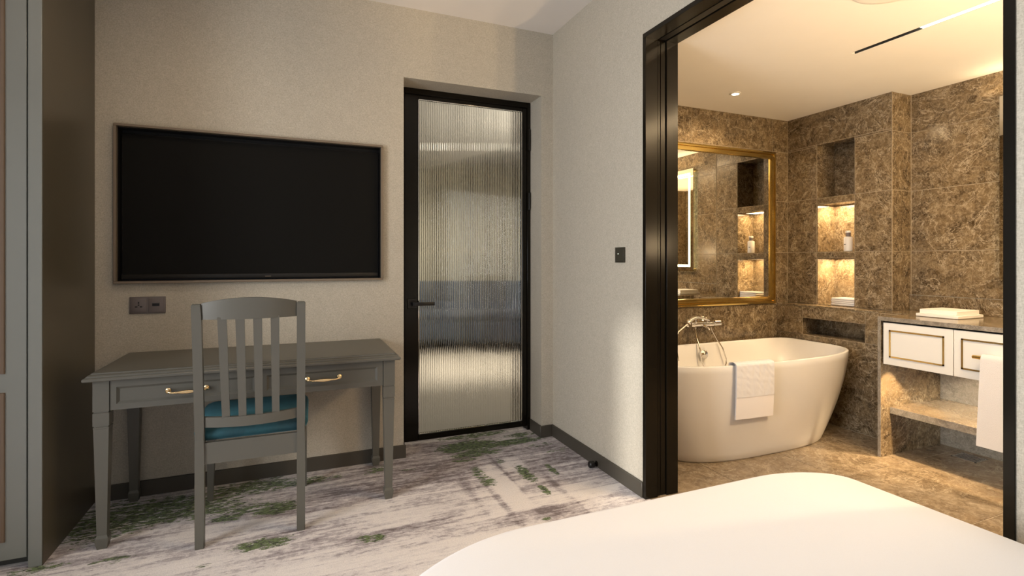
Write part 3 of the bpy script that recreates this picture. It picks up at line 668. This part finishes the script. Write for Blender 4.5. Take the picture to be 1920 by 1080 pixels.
for q in ((LY0 + .024, LY1 - .024, LZ0 + .024, LZ0 + .029), (LY0 + .024, LY1 - .024, LZ1 - .029, LZ1 - .024), (LY0 + .024, LY0 + .029, LZ0 + .024, LZ1 - .024), (LY1 - .029, LY1 - .024, LZ0 + .024, LZ1 - .024)): box(bm, BX1 - TT - .022, BX1 - TT - .010, *q)
finish('halo_strip', bm, emit('halo_led', (1.0, 0.85, 0.42), 5.0), lm)
# floor drain
dr = thing('floor_drain', 'square metal drain grate set in the floor under the vanity', 'drain', (3.83, 1.855, 0))
DR = (3.765, 3.895, 1.79, 1.92)
bm = bmesh.new(); 
for q in ((DR[0], DR[1], DR[2], DR[2] + .008), (DR[0], DR[1], DR[3] - .008, DR[3]), (DR[0], DR[0] + .008, DR[2], DR[3]), (DR[1] - .008, DR[1], DR[2], DR[3])): box(bm, *q, 0.0, .003)
finish('drain_rim', bm, M['chrome'], dr)
for k in range(9):
    y = DR[2] + .014 + k * .0128; boxo('grate_bar', (DR[0] + .008, DR[1] - .008, y, y + .005, 0.0005, .0028), M['chrome'], dr)
boxo('drain_pan', (DR[0] + .006, DR[1] - .006, DR[2] + .006, DR[3] - .006, 0.0, .0009), M['black'], dr)
# bottle and folded towels in the niches
bt = thing('toiletry_bottle', 'white pump bottle with a grey collar in the middle lit niche', 'bottle', (3.86, 2.632, 1.288))
bm = bmesh.new(); lathe(bm, (3.86, 2.632, 1.288), (0, 0, 1), [(0, .026), (.003, .030), (.10, .030), (.108, .027), (.112, .016)], 24); finish('bottle_body', bm, M['white_plastic'], bt)
bm = bmesh.new(); lathe(bm, (3.86, 2.632, 1.400), (0, 0, 1), [(0, .017), (.028, .017), (.028, .008), (.032, .008)], 18); finish('collar', bm, M['socket'], bt)
bm = bmesh.new(); lathe(bm, (3.86, 2.632, 1.428), (0, 0, 1), [(0, .019), (.012, .019), (.016, .014)], 18); box(bm, 3.835, 3.86, 2.626, 2.638, 1.433, 1.443, .002, 1); finish('pump_head', bm, M['white_plastic'], bt)
bm = bmesh.new()
for k in range(5): lathe(bm, (3.86, 2.632, 1.338), (0, 0, 1), [(0, .0302), (.006, .0302)], 24); break
b2 = [v for v in bm.verts if not (v.co.x < 3.86 - .012 and 2.627 < v.co.y < 2.650)]
bmesh.ops.delete(bm, geom=b2, context='VERTS'); 
lb = finish('label_mark', bm, M['shadowgap'], bt)
for k in range(2):
    z0 = .8765 + k * .0285
    t_ = thing('folded_towel', ('small folded white towel, lower of the two in the bottom lit niche' if k == 0 else 'small folded white towel, upper of the two in the bottom lit niche'), 'towel', (3.87, 2.61, z0), 'folded towels in the bottom niche')
    bm = bmesh.new()
    for q in range(2):
        zz = z0 + q * .0142; box(bm, 3.805, 3.955, 2.548 , 2.735 - q * .004, zz, zz + .0138, .0062, 3)
    lathe(bm, (3.88, 2.734, z0 + .014), (0, 1, 0), [(-.004, .0135), (.0, .013), (.003, .009), (.004, .003)], 14) if False else None
    finish('fold_stack', bm, M['towel'], t_, 60)

# ------------------------------------------------------------------ bed
bd = thing('bed', 'white made bed with smooth rounded corners in front', 'bed', (0.74, 0.1, 0))
def bed_outline(e, z):
    """plan outline; e = inward offset"""
    pts = []
    def arc(cx, cy, rx, ry, a0, a1, n):
        for i in range(n + 1):
            t = a0 + (a1 - a0) * i / n; pts.append((cx + (rx - e) * math.cos(t), cy + (ry - e) * math.sin(t), z))
    arc(1.225, 0.980, .268, .148, 0, PI / 2, 16)
    arc(0.500, 0.608, .50, .52, PI / 2, PI, 24)
    arc(0.08, -1.0, .08, .08, PI, 1.5 * PI, 5); arc(1.46, -1.0, .08, .08, 1.5 * PI, 2 * PI, 5)
    return pts
bm = bmesh.new()
rg = [bed_outline(.03, .30), bed_outline(.0, .33), bed_outline(-.004, .45), bed_outline(0, .55), bed_outline(.006, .577), bed_outline(.018, .592), bed_outline(.035, .5985)]
loft(bm, rg, True, True, False)
cx, cy = .74, .1; last = rg[-1]; prev = [v for v in bm.verts][-len(last):]
for s, z in ((.85, .603), (.6, .607), (.3, .609)):
    cur = [bm.verts.new((cx + (x - cx) * s, cy + (y - cy) * s, z)) for x, y, _ in last]
    for i in range(len(cur)): bm.faces.new((prev[i], prev[(i + 1) % len(cur)], cur[(i + 1) % len(cur)], cur[i]))
    prev = cur
bm.faces.new(prev); finish('duvet', bm, M['linen'], bd, 60)
bm = bmesh.new(); loft(bm, [bed_outline(.05, .10), bed_outline(.05, .30)]); finish('bed_base', bm, M['linen_base'], bd)
for x, y in ((.22, .75), (1.35, .8), (.15, -.95), (1.35, -.95)):
    bm = bmesh.new(); lathe(bm, (x, y, 0), (0, 0, 1), [(0, .02), (.10, .026)], 14); finish('leg', bm, M['black'], bd)

# ------------------------------------------------------------------ wardrobe
wd = thing('wardrobe', 'tall grey lacquered wardrobe with moulded doors at the room corner', 'wardrobe', (-1.68, 2.92, 0))
boxo('carcass', (-2.40, -0.988, 2.655, 3.205, 0.09, 2.785), M['wardrobe'], wd)
boxo('side_panel', (-0.984, -0.940, 2.628, 3.207, 0.0, 2.788), M['wardrobe'], wd, .001, 1)
boxo('side_sheet', (-0.940, -0.9385, 2.632, 3.207, 0.0, 2.788), M['wardrobe_side'], wd)['label'] = 'dark taupe outer side'  # thin sheet carrying the darker side colour
boxo('plinth', (-2.40, -0.986, 2.69, 3.2, 0, .09), M['shadowgap'], wd)
def wardrobe_door(x0, x1):
    d = boxo('door', (x0, x1, 2.634, 2.654, .042, 2.78), M['wardrobe'], wd, .0015, 1)
    for z0, z1 in ((.114, .701), (.774, 2.70)):
        a0, a1 = x0 + .066, x1 - .066
        pr = [(0, 0), (.002, .006), (.010, .008), (.016, .003), (.020, .004), (.024, 0)]
        bm = bmesh.new(); cr = [(a0, z0, 1, 1), (a1, z0, -1, 1), (a1, z1, -1, -1), (a0, z1, 1, -1)]
        rg = [[(x + sx * p, 2.634 - q, z + sz * p) for p, q in pr] for x, z, sx, sz in cr]; rg.append(rg[0])
        loft(bm, rg, False, False, False); bmesh.ops.remove_doubles(bm, verts=bm.verts, dist=1e-5)
        m_ = finish('panel_moulding', bm, M['wardrobe_trim'], d, 20)
wardrobe_door(-1.455, -.990); wardrobe_door(-1.923, -1.458); wardrobe_door(-2.391, -1.926)

# ------------------------------------------------------------------ television
tv = thing('television', 'large black television set in a thin brown frame on the wall', 'television', (-.188, YT, 1.5))
bm = bmesh.new(); a0, a1, z0, z1, t = -.857, .482, 1.101, 1.916, .0125
for q in ((a0, a1, z0, z0 + t), (a0, a1, z1 - t, z1), (a0, a0 + t, z0 + t, z1 - t), (a1 - t, a1, z0 + t, z1 - t)): box(bm, q[0], q[1], YT - .028, YT - .0005, q[2], q[3], .0015, 1)
box(bm, 0, 0, 0, 0, 0, 0) if False else None
finish('frame', bm, M['tv_frame'], tv)
bm = bmesh.new()
for q in ((TX0, TX1, TZ0, TZ0 + .002), (TX0, TX1, TZ1 - .002, TZ1), (TX0, TX0 + .002, TZ0, TZ1), (TX1 - .002, TX1, TZ0, TZ1)): box(bm, q[0], q[1], YT, YT + .068, q[2], q[3])
box(bm, TX0, TX1, YT + .066, YT + .0695, TZ0, TZ1); finish('recess_lining', bm, M['black'], tv)
boxo('cabinet', (-.836, .459, YT + .030, YT + .060, 1.122, 1.880), M['black'], tv, .003, 2)
boxo('screen', (-.830, .453, YT + .0285, YT + .0305, 1.146, 1.874), M['screen'], tv)
boxo('lower_bezel', (-.836, .459, YT + .022, YT + .031, 1.122, 1.146), M['bezel'], tv, .002, 2)
boxo('indicator', (-.165, -.135, YT + .0208, YT + .0222, 1.129, 1.1325), M['tv_frame'], tv)

# ------------------------------------------------------------------ sockets, switch, door stop
sk = thing('wall_socket', 'taupe double wall plate with power and data sockets above the desk', 'socket', (-.715, YT, .987))
boxo('plate', (-.794, -.636, YT - .007, YT, .944, 1.031), M['socket'], sk, .002, 2)
for nm, x0, x1 in (('power_socket', -.786, -.720), ('data_socket', -.711, -.645)):
    s_ = boxo(nm, (x0, x1, YT - .0105, YT - .006, .951, 1.024), M['socket'], sk, .0015, 2)
    xc = (x0 + x1) / 2
    if nm == 'power_socket':
        bm = bmesh.new()
        for a in ((xc - .003, xc + .003, .996, 1.006), (xc - .0035, xc + .0035, .986, .992), (xc - .016, xc - .005, .977, .983), (xc + .005, xc + .016, .977, .983)): box(bm, a[0], a[1], YT - .0112, YT - .010, a[2], a[3], .0004, 1)
        finish('pin_holes', bm, M['black'], s_)
    else:
        boxo('shutter', (xc - .017, xc + .017, YT - .013, YT - .010, .996, 1.006), M['socket'], s_, .001, 1)
        boxo('port', (xc - .016, xc + .016, YT - .0116, YT - .010, .982, .996), M['black'], s_)
sw = thing('light_switch', 'small dark wall switch plate with a tiny pale indicator', 'switch', (XR, 2.392, 1.25))
boxo('plate', (XR - .008, XR, 2.348, 2.437, 1.208, 1.292), M['switch'], sw, .002, 2)
boxo('rocker', (XR - .0105, XR - .008, 2.356, 2.429, 1.216, 1.284), M['switch'], sw, .001, 1)
boxo('indicator', (XR - .0115, XR - .0103, 2.398, 2.406, 1.254, 1.258), M['indicator'], sw)
ds = thing('door_stop', 'small black cylindrical door stop sticking out from the baseboard', 'door stop', (XR - .012, 2.62, .02))
bm = bmesh.new(); lathe(bm, (XR - .012, 2.62, .021), (-1, 0, 0), [(0, .016), (.004, .016), (.006, .008), (.022, .008)], 16); finish('stem', bm, M['bronze'], ds)
bm = bmesh.new(); lathe(bm, (XR - .034, 2.62, .021), (-1, 0, 0), [(0, .017), (.003, .0195), (.026, .0195), (.030, .016)], 20); finish('rubber_tip', bm, M['black'], ds)

# ------------------------------------------------------------------ desk
dk = thing('writing_desk', 'grey painted writing desk with tapered legs under the television', 'desk', (-.163, 2.93, 0))
ZT = .748
bm = bmesh.new(); tx0, tx1, ty0, ty1 = -.818, .488, 2.640, 3.196
prof = [(.022, ZT - .034), (.004, ZT - .034), (.0, ZT - .030), (.0, ZT - .022), (.004, ZT - .018), (.010, ZT - .017), (.011, ZT - .012), (.016, ZT - .008), (.024, ZT - .006), (.026, ZT - .001), (.030, ZT)]
rg = [[(tx0 + e, ty0 + e, z), (tx1 - e, ty0 + e, z), (tx1 - e, ty1 - e * .15, z), (tx0 + e, ty1 - e * .15, z)] for e, z in prof]
loft(bm, rg); finish('desk_top', bm, M['grey'], dk, 12)
def desk_leg(x0, x1, y0, y1, sx, sy):
    """outer corner kept plumb-ish: square block, two grooves, taper, spade foot"""
    cx, cy = (x0 + x1) / 2, (y0 + y1) / 2; h = (x1 - x0) / 2
    pf = [(0.0, .60), (.030, .80), (.046, .80), (.058, .62), (.505, .93), (.510, .93), (.512, .97), (.517, .97), (.518, .88), (.522, .88), (.523, 1.0), (.577, 1.0), (.578, .90), (.583, .90), (.584, 1.0), (ZT - .034, 1.0)]
    bm = bmesh.new(); loft(bm, [[(cx + a * h * k, cy + b * h * k, z) for a, b in ((-1, -1), (1, -1), (1, 1), (-1, 1))] for z, k in pf])
    finish('leg', bm, M['grey'], dk, 15)
for x0, x1 in ((-.789, -.732), (.406, .463)):
    desk_leg(x0, x1, 2.668, 2.725, 0, 0); desk_leg(x0, x1, 3.130, 3.187, 0, 0)
boxo('side_rail', (-.785, -.765, 2.725, 3.130, .585, ZT - .034), M['grey'], dk); boxo('side_rail', (.440, .460, 2.725, 3.130, .585, ZT - .034), M['grey'], dk)
boxo('back_rail', (-.732, .406, 3.160, 3.180, .585, ZT - .034), M['grey'], dk)
boxo('front_rail', (-.731, .405, 2.690, 2.71, .586, ZT - .034), M['shadowgap'], dk)
def desk_drawer(x0, x1, px0, px1, hx):
    z0, z1, pz0, pz1 = .585, ZT - .0345, .609, .682
    bm = bmesh.new(); f = 2.672
    us = [x0, px0, px1, x1]; zz = [z0, pz0, pz1, z1]
    panel(bm, us, zz, {(1, 1)}, lambda u, z, s: (u, f + .018 * s, z))
    d = finish('drawer', bm, M['grey'], dk, 20)
    bm = bmesh.new(); e = .010
    o_ = [(px0, pz0), (px1, pz0), (px1, pz1), (px0, pz1)]; i_ = [(px0 + e, pz0 + e), (px1 - e, pz0 + e), (px1 - e, pz1 - e), (px0 + e, pz1 - e)]
    loft(bm, [[(x, f + .001, z) for x, z in o_], [(x, f + .009, z) for x, z in i_]], True, False, True); finish('sunk_panel', bm, M['grey'], d, 15)
    bm = bmesh.new(); hz = .647; hw = .073; fp = f + .009
    for s in (-1, 1):
        lathe(bm, (hx + s * hw, fp, hz), (0, -1, 0), [(0, .011), (.003, .011), (.006, .006), (.014, .005), (.017, .008), (.021, .0085), (.024, .005)], 14)
        tube(bm, bez((hx + s * hw, fp - .018, hz), (hx + s * (hw - .004), fp - .026, hz - .004), (hx + s * (hw - .012), fp - .028, hz - .006), (hx + s * .046, fp - .028, hz - .006), 8), [.0045, .0042, .004, .0036, .0034, .0042, .0035, .0045, .004], 10)
    lathe(bm, (hx - .047, fp - .028, hz - .006), (1, 0, 0), [(0, .003), (.006, .0048), (.012, .0040), (.03, .0072), (.047, .0085), (.064, .0072), (.082, .0040), (.088, .0048), (.094, .003)], 14)
    h_ = finish('pull_handle', bm, M['antique'], d)
desk_drawer(-.7295, -.157, -.708, -.180, -.4485); desk_drawer(-.153, .4035, -.130, .376, .121)

# ------------------------------------------------------------------ chair
ch = thing('dining_chair', 'grey slat-back wooden chair with a teal velvet seat at the desk', 'chair', (-.18, 2.76, 0))
G_ = M['grey']
lean = lambda z: 0.0 if z < .47 else .085 * ((z - .47) / .57) ** 1.15
def post(x0, x1):
    bm = bmesh.new(); rg = []
    for z in [0, .1, .2, .3, .4, .47] + [.47 + .57 * i / 12 for i in range(1, 13)]:
        y = 2.517 - lean(z); k = -.012 * (1 - z / .4) ** 2 if z < .4 else 0; y += k * 0
        rg.append([(x0, y, z), (x1, y, z), (x1, y + .032, z), (x0, y + .032, z)])
    loft(bm, rg); bmesh.ops.bevel(bm, geom=[e for e in bm.edges if abs((e.verts[0].co - e.verts[1].co).normalized().z) > .8 or max(v.co.z for v in e.verts) > 1.03], offset=.003, segments=2, affect='EDGES')
    finish('back_post', bm, G_, ch, 30)
post(-.397, -.362); post(.000, .035)
def rail(name, z0f, z1f, bow, x0=-.362, x1=.000, th=.018, n=20):
    bm = bmesh.new(); rg = []
    for i in range(n + 1):
        t = i / n; x = x0 + (x1 - x0) * t; q = 1 - (2 * t - 1) ** 2
        z0, z1 = z0f(q), z1f(q); 
        ya = 2.524 - lean(z0) - bow * q; yb = 2.524 - lean(z1) - bow * q
        rg.append([(x, ya, z0), (x, yb, z1), (x, yb + th, z1), (x, ya + th, z0)])
    loft(bm, rg); finish(name, bm, G_, ch, 25)
rail('crest_rail', lambda q: .976 + .0 * q, lambda q: 1.043 + .024 * q, .042)
rail('lower_rail', lambda q: .512, lambda q: .556, .042)
rail('rear_apron', lambda q: .353, lambda q: .444, 0.0)
for xt, xb in ((-.285, -.277), (-.218, -.2135), (-.152, -.150), (-.086, -.085)):
    bm = bmesh.new(); rg = []
    q = 1 - (2 * ((xb + .362) / .362) - 1) ** 2
    for i in range(11):
        t = i / 10; z = .548 + (.985 - .548) * t; x = xb + (xt - xb) * t; hw = .0148 + .0022 * t
        y = 2.527 - lean(z) - .042 * q
        rg.append([(x - hw, y, z), (x + hw, y, z), (x + hw, y + .011, z), (x - hw, y + .011, z)])
    loft(bm, rg); finish('slat', bm, G_, ch, 30)
for x0, x1, d in ((-.418, -.380, 1), (.012, .050, -1)):
    bm = bmesh.new(); rg = []
    for z, k in ((0, .66), (.34, 1.0), (.44, 1.0)):
        w_ = (x1 - x0) * k; a = x0 if d > 0 else x1 - w_; rg.append([(a, 2.99 + .038 - .038 * k, z), (a + w_, 2.99 + .038 - .038 * k, z), (a + w_, 3.028, z), (a, 3.028, z)])
    loft(bm, rg); finish('front_leg', bm, G_, ch, 30)
boxo('front_apron', (-.380, .012, 3.000, 3.020, .37, .44), G_, ch, .002, 1)
for xa, xb_ in ((-.390, -.411), (.026, .043)):
    bm = bmesh.new(); loft(bm, [[(xa - .01, 2.549, .37), (xa + .01, 2.549, .37), (xa + .01, 2.549, .44), (xa - .01, 2.549, .44)], [(xb_ - .008, 2.99, .37), (xb_ + .008, 2.99, .37), (xb_ + .008, 2.99, .44), (xb_ - .008, 2.99, .44)]]); finish('side_apron', bm, G_, ch)
bm = bmesh.new(); rg = []
def seat_ring(e, z):
    pts = []; cs = [(.047, 3.035), (-.415, 3.035), (-.400, 2.552), (.037, 2.552)]; r = .05
    for k, (x, y) in enumerate(cs):
        sx = -1 if x > -.18 else 1; sy = -1 if y > 2.8 else 1
        ox, oy = x + sx * (r), y + sy * (r)
        a0 = (0, PI / 2, PI, 1.5 * PI)[k]
        for i in range(7):
            t = a0 + PI / 2 * i / 6; pts.append((ox + (r - e) * math.cos(t), oy + (r - e) * math.sin(t), z))
    return pts
pf = [(.012, .442), (.002, .446), (-.008, .456), (-.012, .470), (-.008, .484), (.002, .494), (.018, .500), (.04, .503)]
rg = [seat_ring(e, z) for e, z in pf]; loft(bm, rg, True, True, False)
prev = list(bm.verts)[-28:]; 
bm.verts.ensure_lookup_table()
for s, z in ((.7, .508), (.4, .511)):
    cur = [bm.verts.new((-.183 + (v[0] + .183) * s, 2.79 + (v[1] - 2.79) * s, z)) for v in rg[-1]]
    for i in range(28): bm.faces.new((prev[i], prev[(i + 1) % 28], cur[(i + 1) % 28], cur[i]))
    prev = cur
bm.faces.new(prev); st_ = finish('seat_cushion', bm, M['velvet'], ch, 60); st_['label'] = 'teal velvet seat cushion'

# ------------------------------------------------------------------ room behind the glazed door
HX0, HX1, HY0, HY1, HZ = 0.48, 3.32, 3.57, 7.4, 2.65
struct(boxo('floor_hall', (HX0, HX1, YT + .341, HY1, -.05, 0), M['hall_floor']))
struct(boxo('ceiling_hall', (HX0, HX1, HY0, HY1, HZ, HZ + .05), M['ceiling']))
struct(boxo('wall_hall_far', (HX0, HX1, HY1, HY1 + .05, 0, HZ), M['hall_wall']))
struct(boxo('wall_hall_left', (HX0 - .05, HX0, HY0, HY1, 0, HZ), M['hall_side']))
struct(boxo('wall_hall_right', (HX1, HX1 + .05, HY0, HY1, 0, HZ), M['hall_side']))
sf = thing('sofa', 'blue sofa blurred behind the reeded glass door', 'sofa', (2.2, 6.9, 0))
boxo('sofa_base', (1.3, 3.1, 6.55, 7.3, .12, .40), M['blue_cloth'], sf, .03, 3)
boxo('backrest', (1.3, 3.1, 7.10, 7.34, .40, .92), M['blue_cloth'], sf, .05, 3)
for x0 in (1.14, 3.1): boxo('armrest', (x0, x0 + .16, 6.52, 7.34, .10, .62), M['blue_cloth'], sf, .04, 3)
for x0 in (1.34, 2.22): boxo('seat_cushion', (x0, x0 + .85, 6.56, 7.09, .40, .52), M['blue_cloth'], sf, .04, 3)
for x, y in ((1.2, 6.6), (3.2, 6.6), (1.2, 7.25), (3.2, 7.25)): boxo('leg', (x - .02, x + .02, y - .02, y + .02, 0, .12), M['black'], sf)
